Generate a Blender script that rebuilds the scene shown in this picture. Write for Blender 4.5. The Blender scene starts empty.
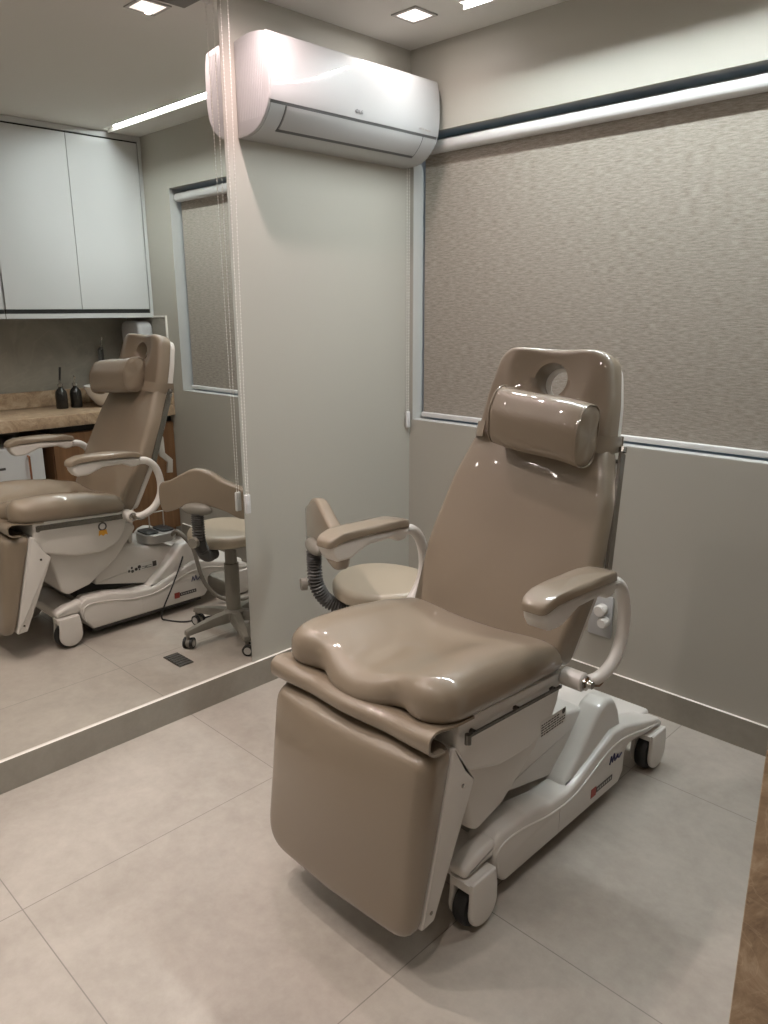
import bpy, bmesh, math, random
from mathutils import Vector, Matrix
random.seed(7)
S = bpy.context.scene
COL = S.collection
PI = math.pi
sin, cos = math.sin, math.cos

# ------------------------------------------------------------------ materials
def nodes(name):
    m = bpy.data.materials.new(name); m.use_nodes = True
    nt = m.node_tree; b = nt.nodes['Principled BSDF']
    return m, nt, b
def N(nt, t, **kw):
    n = nt.nodes.new(t)
    for k, v in kw.items():
        if k in n.inputs: n.inputs[k].default_value = v
        else: setattr(n, k, v)
    return n
def L(nt, a, b): nt.links.new(a, b)
def c4(c): return (c[0], c[1], c[2], 1)
def plain(name, col, rough=.4, metal=0, coat=0, coat_r=.05, bump=0, bscale=200, spec=.5, em=None, ems=0):
    m, nt, b = nodes(name)
    b.inputs['Base Color'].default_value = c4(col)
    b.inputs['Roughness'].default_value = rough
    b.inputs['Metallic'].default_value = metal
    b.inputs['Coat Weight'].default_value = coat
    b.inputs['Coat Roughness'].default_value = coat_r
    b.inputs['Specular IOR Level'].default_value = spec
    if em:
        b.inputs['Emission Color'].default_value = c4(em); b.inputs['Emission Strength'].default_value = ems
    tc = N(nt, 'ShaderNodeTexCoord')
    nz = N(nt, 'ShaderNodeTexNoise', Scale=bscale, Detail=3.0)
    L(nt, tc.outputs['Object'], nz.inputs['Vector'])
    if bump:
        bp = N(nt, 'ShaderNodeBump', Strength=bump, Distance=.001)
        L(nt, nz.outputs['Fac'], bp.inputs['Height']); L(nt, bp.outputs['Normal'], b.inputs['Normal'])
    else:
        mp = N(nt, 'ShaderNodeMapRange'); mp.inputs['To Min'].default_value = max(0, rough-.02); mp.inputs['To Max'].default_value = rough+.02
        L(nt, nz.outputs['Fac'], mp.inputs['Value']); L(nt, mp.outputs['Result'], b.inputs['Roughness'])
    return m
def ramp(nt, pts):
    r = N(nt, 'ShaderNodeValToRGB'); e = r.color_ramp.elements
    e[0].position, e[0].color = pts[0][0], c4(pts[0][1]); e[1].position, e[1].color = pts[-1][0], c4(pts[-1][1])
    for p, c in pts[1:-1]:
        x = e.new(p); x.color = c4(c)
    return r
def porcelain(name, c1, c2, grout, rough, x0=None, y0=None, tw=.83, th=.843, scale=1.0):
    m, nt, b = nodes(name)
    tc = N(nt, 'ShaderNodeTexCoord')
    n1 = N(nt, 'ShaderNodeTexNoise', Scale=2.6*scale, Detail=8.0, Roughness=.62, Distortion=.6)
    n2 = N(nt, 'ShaderNodeTexNoise', Scale=24.0*scale, Detail=6.0, Roughness=.7)
    L(nt, tc.outputs['Object'], n1.inputs['Vector']); L(nt, tc.outputs['Object'], n2.inputs['Vector'])
    mx = N(nt, 'ShaderNodeMix', data_type='FLOAT'); mx.inputs[0].default_value = .35
    L(nt, n1.outputs['Fac'], mx.inputs[2]); L(nt, n2.outputs['Fac'], mx.inputs[3])
    r = ramp(nt, [(.34, c1), (.66, c2)]); L(nt, mx.outputs[0], r.inputs['Fac'])
    last = r.outputs['Color']
    if x0 is not None:
        mp = N(nt, 'ShaderNodeMapping'); mp.inputs['Location'].default_value = (-x0+tw*10, -y0+th*10, 0)
        L(nt, tc.outputs['Object'], mp.inputs['Vector'])
        bk = N(nt, 'ShaderNodeTexBrick', offset=0.0, squash=1.0)
        bk.inputs['Scale'].default_value = 1; bk.inputs['Brick Width'].default_value = tw; bk.inputs['Row Height'].default_value = th
        bk.inputs['Mortar Size'].default_value = .0016; bk.inputs['Mortar Smooth'].default_value = .2
        L(nt, mp.outputs['Vector'], bk.inputs['Vector'])
        mg = N(nt, 'ShaderNodeMix', data_type='RGBA'); mg.inputs[7].default_value = c4(grout)
        L(nt, bk.outputs['Fac'], mg.inputs[0]); L(nt, last, mg.inputs[6]); last = mg.outputs[2]
    L(nt, last, b.inputs['Base Color'])
    mr = N(nt, 'ShaderNodeMapRange'); mr.inputs['To Min'].default_value = rough-.06; mr.inputs['To Max'].default_value = rough+.1
    L(nt, n2.outputs['Fac'], mr.inputs['Value']); L(nt, mr.outputs['Result'], b.inputs['Roughness'])
    bp = N(nt, 'ShaderNodeBump', Strength=.06, Distance=.002)
    L(nt, n2.outputs['Fac'], bp.inputs['Height']); L(nt, bp.outputs['Normal'], b.inputs['Normal'])
    return m
def marble(name, c1, c2, c3, rough, scale=6, vein=.45):
    m, nt, b = nodes(name)
    tc = N(nt, 'ShaderNodeTexCoord')
    n1 = N(nt, 'ShaderNodeTexNoise', Scale=scale, Detail=10.0, Roughness=.68, Distortion=1.6)
    L(nt, tc.outputs['Object'], n1.inputs['Vector'])
    r = ramp(nt, [(.30, c1), (.5, c2), (.70, c3)]); L(nt, n1.outputs['Fac'], r.inputs['Fac'])
    n2 = N(nt, 'ShaderNodeTexNoise', Scale=scale*.8, Detail=4.0, Distortion=2.2)
    L(nt, tc.outputs['Object'], n2.inputs['Vector'])
    v = ramp(nt, [(.485, (0, 0, 0)), (.5, (1, 1, 1)), (.515, (0, 0, 0))]); L(nt, n2.outputs['Fac'], v.inputs['Fac'])
    mg = N(nt, 'ShaderNodeMix', data_type='RGBA'); mg.inputs[7].default_value = c4([x*1.5 for x in c3])
    mm = N(nt, 'ShaderNodeMath', operation='MULTIPLY'); mm.inputs[1].default_value = vein
    L(nt, v.outputs['Color'], mm.inputs[0]); L(nt, mm.outputs[0], mg.inputs[0])
    L(nt, r.outputs['Color'], mg.inputs[6]); L(nt, mg.outputs[2], b.inputs['Base Color'])
    b.inputs['Roughness'].default_value = rough
    return m
def fabric(name, c1, c2):
    m, nt, b = nodes(name)
    tc = N(nt, 'ShaderNodeTexCoord')
    mp = N(nt, 'ShaderNodeMapping'); mp.inputs['Scale'].default_value = (28, 1, 210)
    L(nt, tc.outputs['Object'], mp.inputs['Vector'])
    n1 = N(nt, 'ShaderNodeTexNoise', Scale=1.0, Detail=4.0, Roughness=.7); L(nt, mp.outputs['Vector'], n1.inputs['Vector'])
    mp2 = N(nt, 'ShaderNodeMapping'); mp2.inputs['Scale'].default_value = (420, 1, 420)
    L(nt, tc.outputs['Object'], mp2.inputs['Vector'])
    n2 = N(nt, 'ShaderNodeTexNoise', Scale=1.0, Detail=1.0); L(nt, mp2.outputs['Vector'], n2.inputs['Vector'])
    mx = N(nt, 'ShaderNodeMix', data_type='FLOAT'); mx.inputs[0].default_value = .3
    L(nt, n1.outputs['Fac'], mx.inputs[2]); L(nt, n2.outputs['Fac'], mx.inputs[3])
    r = ramp(nt, [(.36, c1), (.64, c2)]); L(nt, mx.outputs[0], r.inputs['Fac'])
    L(nt, r.outputs['Color'], b.inputs['Base Color']); b.inputs['Roughness'].default_value = .9
    b.inputs['Specular IOR Level'].default_value = .15
    bp = N(nt, 'ShaderNodeBump', Strength=.35, Distance=.002); L(nt, mx.outputs[0], bp.inputs['Height']); L(nt, bp.outputs['Normal'], b.inputs['Normal'])
    return m
def wood(name, c1, c2):
    m, nt, b = nodes(name)
    tc = N(nt, 'ShaderNodeTexCoord'); mp = N(nt, 'ShaderNodeMapping'); mp.inputs['Scale'].default_value = (30, 30, 1.6)
    L(nt, tc.outputs['Object'], mp.inputs['Vector'])
    n1 = N(nt, 'ShaderNodeTexNoise', Scale=1.0, Detail=6.0, Distortion=.8); L(nt, mp.outputs['Vector'], n1.inputs['Vector'])
    r = ramp(nt, [(.3, c1), (.7, c2)]); L(nt, n1.outputs['Fac'], r.inputs['Fac']); L(nt, r.outputs['Color'], b.inputs['Base Color'])
    b.inputs['Roughness'].default_value = .45
    return m

M = {}
M['leather'] = plain('taupe_leatherette', (.212, .166, .117), .44, coat=1.0, coat_r=.02, bump=.015, bscale=500)
M['leather_matte'] = plain('beige_stool_vinyl', (.36, .305, .23), .42, coat=.25, coat_r=.2, bump=.04, bscale=400)
M['white'] = plain('white_plastic', (.62, .59, .55), .30, coat=.15)
M['bright'] = plain('bright_white_plastic', (.41, .405, .402), .42, coat=.6)
M['seam'] = plain('seam_shadow_plastic', (.10, .10, .10), .5)
M['grey'] = plain('pale_grey_plastic', (.40, .385, .36), .4)
M['dgrey'] = plain('dark_grey_plastic', (.06, .058, .052), .5)
M['stoolgrey'] = plain('warm_grey_plastic', (.20, .185, .155), .45)
M['bellow'] = plain('grey_rubber_bellows', (.085, .08, .075), .5)
M['black'] = plain('black_rubber', (.012, .012, .012), .5)
M['blackgloss'] = plain('black_ceramic', (.012, .011, .010), .2, coat=.3)
M['chrome'] = plain('polished_chrome', (.55, .53, .50), .12, 1)
M['steel'] = plain('brushed_steel', (.30, .285, .26), .25, 1)
M['darksteel'] = plain('dark_polished_steel', (.13, .125, .115), .22, 1)
M['silver'] = plain('silver_paint', (.42, .41, .39), .32, .6)
M['copper'] = plain('copper_metal', (.45, .20, .11), .25, .9)
M['wall'] = plain('greige_wall_paint', (.41, .39, .34), .55, bump=.03, bscale=300)
M['ceil'] = plain('matt_ceiling_paint', (.66, .64, .60), .8, bump=.02, bscale=300)
M['floor'] = porcelain('porcelain_floor_tile', (.315, .280, .242), (.445, .402, .352), (.22, .20, .175), .34, .565, -2.085)
M['base'] = porcelain('porcelain_baseboard', (.245, .225, .19), (.315, .29, .245), (.2, .2, .2), .42, scale=1.4)
M['cut'] = plain('pale_cut_edge', (.78, .74, .68), .4)
M['splash'] = marble('grey_marble_tile', (.20, .185, .155), (.27, .25, .21), (.31, .29, .245), .3, 1.7, .12)
M['stone'] = marble('brown_stone', (.19, .125, .078), (.37, .26, .165), (.56, .44, .31), .28, 9, .2)
M['wood'] = wood('walnut_wood', (.13, .062, .026), (.22, .112, .050))
M['cab'] = plain('white_cabinet_laminate', (.49, .49, .48), .4)
M['gap'] = plain('recess_shade_black', (.008, .008, .007), .7)  # near-black colour stands in for shade inside grooves and slots
M['blind'] = fabric('woven_blind_fabric', (.225, .195, .165), (.43, .39, .34))
M['blindw'] = plain('white_blind_profile', (.62, .61, .60), .35)
M['reveal'] = plain('pale_window_lining', (.47, .465, .44), .5)
M['mirror'] = plain('mirror_silvering', (.80, .80, .775), .0, 1)
M['mirror'].node_tree.nodes['Principled BSDF'].inputs['Roughness'].default_value = 0
for l in list(M['mirror'].node_tree.links):
    if l.to_socket.name == 'Roughness': M['mirror'].node_tree.links.remove(l)
M['bead'] = plain('clear_bead_chain', (.75, .72, .68), .25)
M['valance'] = plain('dark_taupe_metal', (.12, .105, .09), .5)
M['ceramic'] = plain('white_ceramic', (.78, .76, .73), .12, coat=.4)
M['red'] = plain('red_badge_print', (.30, .045, .035), .5)
M['ink'] = plain('dark_badge_print', (.05, .045, .042), .5)
M['navy'] = plain('navy_script_print', (.03, .03, .09), .5)
M['orange'] = plain('orange_ribbon_print', (.62, .30, .03), .5)
M['paper'] = plain('white_sticker', (.66, .65, .62), .5)
M['inkgrey'] = plain('grey_print', (.17, .17, .175), .5)
M['strip'] = plain('led_diffuser', (.9, .9, .9), .5, em=(.90, .985, 1.0), ems=240)
M['strip_fill'] = plain('fill_led_diffuser', (.9, .9, .9), .5, em=(.97, .98, .94), ems=70)  # glow of the added, unseen strip
M['lamp'] = plain('spot_lamp', (.9, .9, .9), .5, em=(1, .90, .86), ems=150)
M['lampin'] = plain('spot_reflector', (.8, .76, .74), .4, em=(1, .88, .86), ems=1.0)
m, nt, b = nodes('window_glass'); M['glass'] = m
b.inputs['Base Color'].default_value = (.9, .95, 1, 1); b.inputs['Transmission Weight'].default_value = 1; b.inputs['Roughness'].default_value = .15

# ------------------------------------------------------------------ mesh helpers
ORG = Vector((0, 0, 0))
def obj(name, bm, mat, parent=None, smooth=35, extra=()):
    bmesh.ops.recalc_face_normals(bm, faces=bm.faces)
    off = ORG if parent is not None else Vector((0, 0, 0))
    for v in bm.verts: v.co -= off
    me = bpy.data.meshes.new(name); bm.to_mesh(me); bm.free()
    for m_ in [mat]+list(extra): me.materials.append(M[m_])
    if smooth:
        me.polygons.foreach_set('use_smooth', [True]*len(me.polygons))
        me.set_sharp_from_angle(angle=math.radians(smooth))
    o = bpy.data.objects.new(name, me); COL.objects.link(o)
    if parent is not None: o.parent = parent
    return o
def thing(name, label, cat, loc, group=None):
    global ORG
    o = bpy.data.objects.new(name, None); COL.objects.link(o); o.empty_display_size = .05
    o.location = loc; ORG = Vector(loc)
    return tag(o, label, cat, group)
def tag(o, label, cat, group=None):
    o['label'] = label; o['category'] = cat
    if group: o['group'] = group
    return o
def struct(o): o['kind'] = 'structure'; return o
def nb(): return bmesh.new()
def merge(bm, b2):
    me = bpy.data.meshes.new('t'); b2.to_mesh(me); b2.free(); bm.from_mesh(me); bpy.data.meshes.remove(me); return bm
def box(bm, x0, x1, y0, y1, z0, z1, bev=0, seg=2, mat=0):
    b2 = nb(); r = bmesh.ops.create_cube(b2, size=1)
    for v in b2.verts:
        v.co = Vector(((x0+x1)/2+v.co.x*(x1-x0), (y0+y1)/2+v.co.y*(y1-y0), (z0+z1)/2+v.co.z*(z1-z0)))
    if bev: bmesh.ops.bevel(b2, geom=list(b2.edges), offset=bev, segments=seg, profile=.5, affect='EDGES')
    for f in b2.faces: f.material_index = mat
    return merge(bm, b2)
def round_poly(pts, r, n=5):
    # 2D polygon with each corner rounded; r number or list
    out = []; k = len(pts)
    for i in range(k):
        p = Vector(pts[i]); a = Vector(pts[i-1]); c = Vector(pts[(i+1) % k])
        rr = r[i] if isinstance(r, (list, tuple)) else r
        d1 = (a-p); d2 = (c-p)
        if rr <= 0: out.append(tuple(p)); continue
        l1, l2 = d1.length, d2.length; d1.normalize(); d2.normalize()
        ang = d1.angle(d2); t = min(rr/math.tan(ang/2), l1*.48, l2*.48)
        p0 = p+d1*t; p1 = p+d2*t
        for j in range(n+1):
            s = j/n; out.append(tuple(p0*(1-s)**2+p*2*s*(1-s)+p1*s*s))
    return out
def prism(bm, poly, axis, a, b, bev=0, seg=2, f=None):
    # polygon in the plane normal to axis, extruded a->b
    b2 = nb()
    def P(q, w):
        return {'x': (w, q[0], q[1]), 'y': (q[0], w, q[1]), 'z': (q[0], q[1], w)}[axis]
    v0 = [b2.verts.new(P(q, a)) for q in poly]; v1 = [b2.verts.new(P(q, b)) for q in poly]
    n = len(poly)
    f0 = b2.faces.new(v0[::-1]); f1 = b2.faces.new(v1)
    for i in range(n): b2.faces.new((v0[i], v0[(i+1) % n], v1[(i+1) % n], v1[i]))
    bmesh.ops.recalc_face_normals(b2, faces=b2.faces)
    if bev:
        es = [e for e in b2.edges if any(x in (f0, f1) for x in e.link_faces)]
        bmesh.ops.bevel(b2, geom=es, offset=bev, segments=seg, profile=.5, affect='EDGES')
    if f:
        for v in b2.verts: v.co = Vector(f(v.co))
    return merge(bm, b2)
def smooth_path(pts, n=8, closed=False):
    P = [Vector(p) for p in pts]; out = []
    k = len(P)
    rng = k if closed else k-1
    for i in range(rng):
        p1, p2 = P[i], P[(i+1) % k]
        p0 = P[i-1] if (i > 0 or closed) else p1*2-p2
        p3 = P[(i+2) % k] if (i+2 < k or closed) else p2*2-p1
        for j in range(n):
            t = j/n
            out.append(.5*((2*p1)+(-p0+p2)*t+(2*p0-5*p1+4*p2-p3)*t*t+(-p0+3*p1-3*p2+p3)*t**3))
    if not closed: out.append(P[-1])
    return out
def tube(bm, pts, r, seg=10, cap=True, closed=False):
    pts = [Vector(p) for p in pts]; n = len(pts)
    R = r if isinstance(r, (list, tuple)) else [r]*n
    b2 = nb(); rings = []; up = None
    for i, p in enumerate(pts):
        if closed: d = pts[(i+1) % n]-pts[i-1]
        else: d = pts[min(i+1, n-1)]-pts[max(i-1, 0)]
        d.normalize()
        if up is None:
            up = Vector((0, 0, 1)) if abs(d.z) < .9 else Vector((1, 0, 0))
        x = d.cross(up); x.normalize(); y = x.cross(d); y.normalize(); up = y
        rings.append([b2.verts.new(p+(x*cos(2*PI*j/seg)+y*sin(2*PI*j/seg))*R[i]) for j in range(seg)])
    rg = n if closed else n-1
    for i in range(rg):
        A, B = rings[i], rings[(i+1) % n]
        for j in range(seg): b2.faces.new((A[j], A[(j+1) % seg], B[(j+1) % seg], B[j]))
    if cap and not closed: b2.faces.new(rings[0][::-1]); b2.faces.new(rings[-1])
    return merge(bm, b2)
def lathe(bm, prof, seg=24, loc=(0, 0, 0), axis='z'):
    b2 = nb(); rings = []
    for r, h in prof:
        ring = []
        for j in range(seg):
            a = 2*PI*j/seg; u, v = r*cos(a), r*sin(a)
            p = {'z': (u, v, h), 'x': (h, u, v), 'y': (u, h, v)}[axis]
            ring.append(b2.verts.new(Vector(p)+Vector(loc)))
        rings.append(ring)
    for A, B in zip(rings, rings[1:]):
        for j in range(seg): b2.faces.new((A[j], A[(j+1) % seg], B[(j+1) % seg], B[j]))
    if prof[0][0] > 1e-6: b2.faces.new(rings[0][::-1])
    if prof[-1][0] > 1e-6: b2.faces.new(rings[-1])
    bmesh.ops.remove_doubles(b2, verts=b2.verts, dist=1e-6)
    return merge(bm, b2)
def resample(poly, n):
    P = [Vector(p) for p in poly]; k = len(P)
    seg = [(P[(i+1) % k]-P[i]).length for i in range(k)]; tot = sum(seg); out = []
    i = 0; acc = 0
    for j in range(n):
        s = tot*j/n
        while acc+seg[i] < s-1e-12: acc += seg[i]; i += 1
        t = (s-acc)/seg[i]; out.append(P[i].lerp(P[(i+1) % k], t))
    return out
def cushion(bm, outline, T, re, fmap, crown=None, n=96, rb=None, hole=None, rings=9):
    """upholstered pad: outline in (a,b); h runs 0 (back) to T (front); edges rolled by re"""
    rb = re if rb is None else rb
    O = resample(outline, n); c = sum(O, Vector((0, 0)))/n
    if hole: c = Vector(hole[0])
    b2 = nb(); R = []
    def ring(ins, h, s=None, hh=None):
        vs = []
        for p in O:
            d = p-c; l = d.length
            q = c+d*max(0, (l-ins))/l
            if s is not None:
                e = c+d*max(0, (l-re))/l
                if hole:
                    du = d.normalized(); hp = c+Vector((du.x*hole[1], du.y*hole[2]))
                    q = hp.lerp(e, s)
                else: q = c+(e-c)*s
            hh_ = h
            if crown and h is not None and ins is not None: hh_ = h+(crown(q.x, q.y, s if s is not None else 1) if h > T*.5 else 0)
            vs.append(b2.verts.new(fmap(q.x, q.y, hh_)))
        R.append(vs)
    if not hole:
        ring(rb*6 if rb*6 < .1 else rb*2, 0)
    K = 6
    for k in range(K+1):
        a = PI/2*k/K; ring(rb*(1-sin(a)), rb*(1-cos(a)))
    for k in range(1, K+1):
        a = PI/2*k/K; ring(re*(1-cos(a)), T-re+re*sin(a), s=None)
    for k in range(1, rings):
        s = 1-k/rings; ring(0, T, s=s)
    for A, B in zip(R, R[1:]):
        for j in range(n): b2.faces.new((A[j], A[(j+1) % n], B[(j+1) % n], B[j]))
    if hole:
        last = R[-1]
        # walls of the hole
        prev = last
        for hh in (T*.86, T*.5, 0):
            vs = []
            for p in O:
                du = (p-c).normalized(); k_ = 1-.12*(hh < T*.8)
                vs.append(b2.verts.new(fmap(c.x+du.x*hole[1]*k_*.82, c.y+du.y*hole[2]*k_*.82, hh-hole[3])))
            for j in range(n): b2.faces.new((prev[j], prev[(j+1) % n], vs[(j+1) % n], vs[j]))
            prev = vs
        for j in range(n): b2.faces.new((prev[j], prev[(j+1) % n], R[0][(j+1) % n], R[0][j]))
    else:
        q = c; hc = T+(crown(q.x, q.y, 0) if crown else 0)
        v = b2.verts.new(fmap(q.x, q.y, hc)); A = R[-1]
        for j in range(n): b2.faces.new((A[j], A[(j+1) % n], v))
        b2.faces.new(R[0][::-1])
    return merge(bm, b2)
def text(name, s, size, mat, parent, origin, right, up, normal, depth=.0006, bold=0):
    cu = bpy.data.curves.new(name, 'FONT'); cu.body = s; cu.size = size; cu.extrude = depth; cu.offset = bold
    t = bpy.data.objects.new('t', cu); COL.objects.link(t)
    bpy.context.view_layer.update()
    me = bpy.data.meshes.new_from_object(t.evaluated_get(bpy.context.evaluated_depsgraph_get()))
    bpy.data.objects.remove(t)
    bm = nb(); bm.from_mesh(me); bpy.data.meshes.remove(me)
    r, u, nn, o = Vector(right).normalized(), Vector(up).normalized(), Vector(normal).normalized(), Vector(origin)
    for v in bm.verts: v.co = o+r*v.co.x+u*v.co.y+nn*v.co.z
    return obj(name, bm, mat, parent, smooth=0)

# ------------------------------------------------------------------ the room
H = 2.536; W = 2.63; YB = -3.7; HB = .109; T = .012
bm = nb(); box(bm, -.15, W+.15, YB-.15, .3, -.1, 0); struct(obj('floor', bm, 'floor', smooth=0))
STRIPS = [(.50, 2.11, -.245), (.55, 2.05, -2.25)]
bm = nb(); cur = .3; CH = .0135
for a, b, y in STRIPS:
    box(bm, -.15, W+.15, y+CH, cur, H, H+.1)
    box(bm, -.15, a-.03, y-CH, y+CH, H, H+.1); box(bm, b+.10, W+.15, y-CH, y+CH, H, H+.1); box(bm, a-.03, b+.10, y-CH, y+CH, H+.0042, H+.1)
    cur = y-CH
box(bm, -.15, W+.15, YB-.15, cur, H, H+.1)
struct(obj('ceiling', bm, 'ceil', smooth=0))
bm = nb(); box(bm, -.15, 0, YB-.15, .16, 0, H); struct(obj('wall_left', bm, 'wall', smooth=0))
bm = nb(); box(bm, W, W+.15, YB-.15, .16, 0, H); struct(obj('wall_right', bm, 'wall', smooth=0))
bm = nb(); box(bm, 0, W, YB-.15, YB, 0, H); struct(obj('wall_back', bm, 'wall', smooth=0))
wx0, wx1, wz0, wz1 = .018, 1.972, 1.010, 2.212
bm = nb()
box(bm, 0, wx0, 0, .16, 0, H); box(bm, wx1, W, 0, .16, 0, H)
box(bm, wx0, wx1, 0, .16, 0, wz0); box(bm, wx0, wx1, 0, .16, wz1, H)
struct(obj('wall_far', bm, 'wall', smooth=0))
# baseboards: porcelain strip with a pale cut edge on top
def baseboard(name, x0, x1, y0, y1):
    bm = nb(); box(bm, x0, x1, y0, y1, 0, HB)
    for f in bm.faces:
        if f.calc_center_median().z > HB-.001: f.material_index = 1
    o = struct(obj(name, bm, 'base', smooth=0, extra=('cut',)))
baseboard('baseboard_left', 0, T, YB, 0)
baseboard('baseboard_far', T, 2.09, -T, 0)
baseboard('baseboard_back', T, W, YB, YB+T)
baseboard('baseboard_right', W-T, W, YB+T, -1.46)
# window: white lining of the opening, frame, mullion and pane behind the blind
w = struct(bpy.data.objects.new('window_1', None)); COL.objects.link(w); w.location = (wx0, .12, wz0); ORG = Vector(w.location)
bm = nb(); t_ = .003
box(bm, wx0, wx0+t_, .0005, .158, wz0, wz1); box(bm, wx1-t_, wx1, .0005, .158, wz0, wz1)
box(bm, wx0+t_, wx1-t_, .0005, .158, wz0, wz0+t_)
struct(obj('window_lining', bm, 'reveal', w, smooth=0))
bm = nb()
for a in ((wx0+t_, wx0+.03), (.98, 1.01), (wx1-.03, wx1-t_)): box(bm, a[0], a[1], .12, .15, wz0+t_, wz1)
box(bm, wx0+.03, wx1-.03, .121, .149, wz0+t_, wz0+.03); box(bm, wx0+.03, wx1-.03, .121, .149, wz1-.03, wz1)
struct(obj('window_frame', bm, 'white', w, smooth=0))
bm = nb(); box(bm, wx0+.03, .98, .132, .138, wz0+.03, wz1-.03); box(bm, 1.01, wx1-.03, .132, .138, wz0+.03, wz1-.03)
struct(obj('window_pane', bm, 'glass', w, smooth=0))

# mirror
bm = nb(); box(bm, .0003, .003, YB+.02, -.944, HB+.001, H-.002)
tag(obj('wall_mirror', bm, 'mirror', smooth=0), 'full-height frameless mirror covering the left wall above the grey baseboard', 'mirror')

# ------------------------------------------------------------------ roller blind in the window
r0 = thing('roller_blind', 'wide woven beige roller blind lowered over the window', 'blind', (1.0, .06, wz0))
bm = nb(); box(bm, .036, 1.938, .058, .0595, 1.034, 2.15); obj('blind_fabric', bm, 'blind', r0, smooth=0)
bm = nb(); prism(bm, round_poly([(.016, 2.136), (.064, 2.136), (.064, 2.184), (.016, 2.184)], [.022, .016, .016, .022], 6), 'x', .034, 1.945, .002)
obj('blind_cassette', bm, 'blindw', r0)
bm = nb(); prism(bm, round_poly([(.045, 1.022), (.073, 1.022), (.073, 1.044), (.045, 1.044)], .006), 'x', .035, 1.941, .002)
obj('bottom_rail', bm, 'blindw', r0)
def chain(name, strands, weight, parent):
    bm = nb()
    for a, b in strands:
        a, b = Vector(a), Vector(b); n = int((b-a).length/.0125)
        tube(bm, [a, b], .0009, 5)
        for k in range(n+1):
            bmesh.ops.create_icosphere(bm, subdivisions=1, radius=.0026, matrix=Matrix.Translation(a.lerp(b, k/n)))
    o = obj(name, bm, 'bead', parent)
    x, y, z = weight; bm = nb()
    box(bm, x-.006, x+.006, y-.012, y+.012, z-.075, z, .004, 3); tube(bm, [(x-.008, y, z-.035), (x+.008, y, z-.035)], .008, 10)
    obj('chain_weight', bm, 'blindw', parent)
chain('bead_chain', [((.010, -.014, 2.13), (.009, -.017, 1.045)), ((.010, -.030, 2.13), (.009, -.027, 1.045))], (.0105, -.022, 1.05), r0)

r1 = thing('roller_blind', 'rolled-up blind high over the mirror with a long bead chain beside the mirror edge', 'blind', (.07, -2.3, 2.49))
bm = nb(); box(bm, .012, .135, -3.5, -.985, 2.486, 2.535, .004)
obj('blind_cassette', bm, 'valance', r1)
bm = nb(); lathe(bm, [(.006, -.985), (.021, -.985), (.021, -.965), (.017, -.962), (.017, -.952), (.021, -.949), (.021, -.940), (.006, -.940)], 20, (.046, 0, 2.508), 'y')
obj('chain_sprocket', bm, 'blindw', r1)
chain('bead_chain', [((.025, -.946, 2.508), (.028, -.948, .80)), ((.067, -.946, 2.508), (.040, -.948, .80))], (.034, -.948, .822), r1)

# ------------------------------------------------------------------ air conditioner
ac = thing('air_conditioner', 'white wall-mounted split air conditioner in the corner beside the window', 'air conditioner', (0, -.457, 2.06))
y0, y1 = -.885, -.030
prof = [(.001, 2.080), (.06, 2.082), (.115, 2.098), (.158, 2.134), (.180, 2.175), (.188, 2.24), (.186, 2.32), (.178, 2.366), (.165, 2.380), (.10, 2.390), (.05, 2.388), (.001, 2.380)]
P2 = [(p.x, p.y) for p in [Vector((q[0], q[1], 0)) for q in prof]]
sp = smooth_path([(q[0], 0, q[1]) for q in prof], 5)
poly = [(p.x, p.z) for p in sp]
def scaled(pl, s, cx=.09, cz=2.23): return [(cx+(x-cx)*s, cz+(z-cz)*s) for x, z in pl]
bm = nb(); prism(bm, poly, 'y', y0+.012, y1-.012); obj('housing', bm, 'bright', ac)
bm = nb(); prism(bm, poly, 'y', y0, y0+.012, .004, 3)
# grille ribs of the left end cap
for k in range(15):
    z_ = .02+.0096*k
    box(bm, z_, z_+.0022, y0-.0006, y0, 2.13, 2.368)
obj('end_cap', bm, 'bright', ac)
bm = nb(); prism(bm, poly, 'y', y1-.012, y1, .006, 3); obj('end_cap', bm, 'bright', ac)
# raised front panel following the front curve
def skin(bm, za, zb, ya, yb, out, th=.003):
    dense = [sp[i].lerp(sp[i+1], k/12) for i in range(len(sp)-1) for k in range(12)]
    pts = [p for p in dense if p.x > .10 and za <= p.z <= zb]
    pts = pts[::max(1, len(pts)//24)]
    pts.sort(key=lambda p: p.z)
    ring = []
    for i, p in enumerate(pts):
        a = pts[max(0, i-1)]; b = pts[min(len(pts)-1, i+1)]; d = (b-a).normalized(); n = Vector((d.z, 0, -d.x))
        ring.append((p, n))
    pl = [((p+n*out).x, (p+n*out).z) for p, n in ring]+[((p-n*.002).x, (p-n*.002).z) for p, n in ring[::-1]]
    prism(bm, pl, 'y', ya, yb, min(out*.45, .002), 2)
bm = nb(); skin(bm, 2.1765, 2.380, y0+.004, y1-.004, .004); obj('front_panel', bm, 'bright', ac)
bm = nb(); skin(bm, 2.1675, 2.177, y0+.010, y1-.010, .0012); skin(bm, 2.100, 2.170, -.811, -.807, .0012); skin(bm, 2.100, 2.170, -.121, -.117, .0012)
skin(bm, 2.098, 2.1045, -.811, -.117, .0014)
obj('panel_seam', bm, 'seam', ac)
bm = nb(); skin(bm, 2.1045, 2.167, -.806, -.122, .003); obj('louver_flap', bm, 'bright', ac)
bm = nb(); lathe(bm, [(.0001, .1905), (.0065, .1905), (.0065, .1935), (.0001, .1935)], 20, (0, -.492, 2.199), 'x'); obj('logo_disc', bm, 'inkgrey', ac)
text('logo_letters', 'LG', .016, 'inkgrey', ac, (.1925, -.482, 2.1935), (0, 1, 0), (0, 0, 1), (1, 0, 0), bold=.0003)
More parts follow.
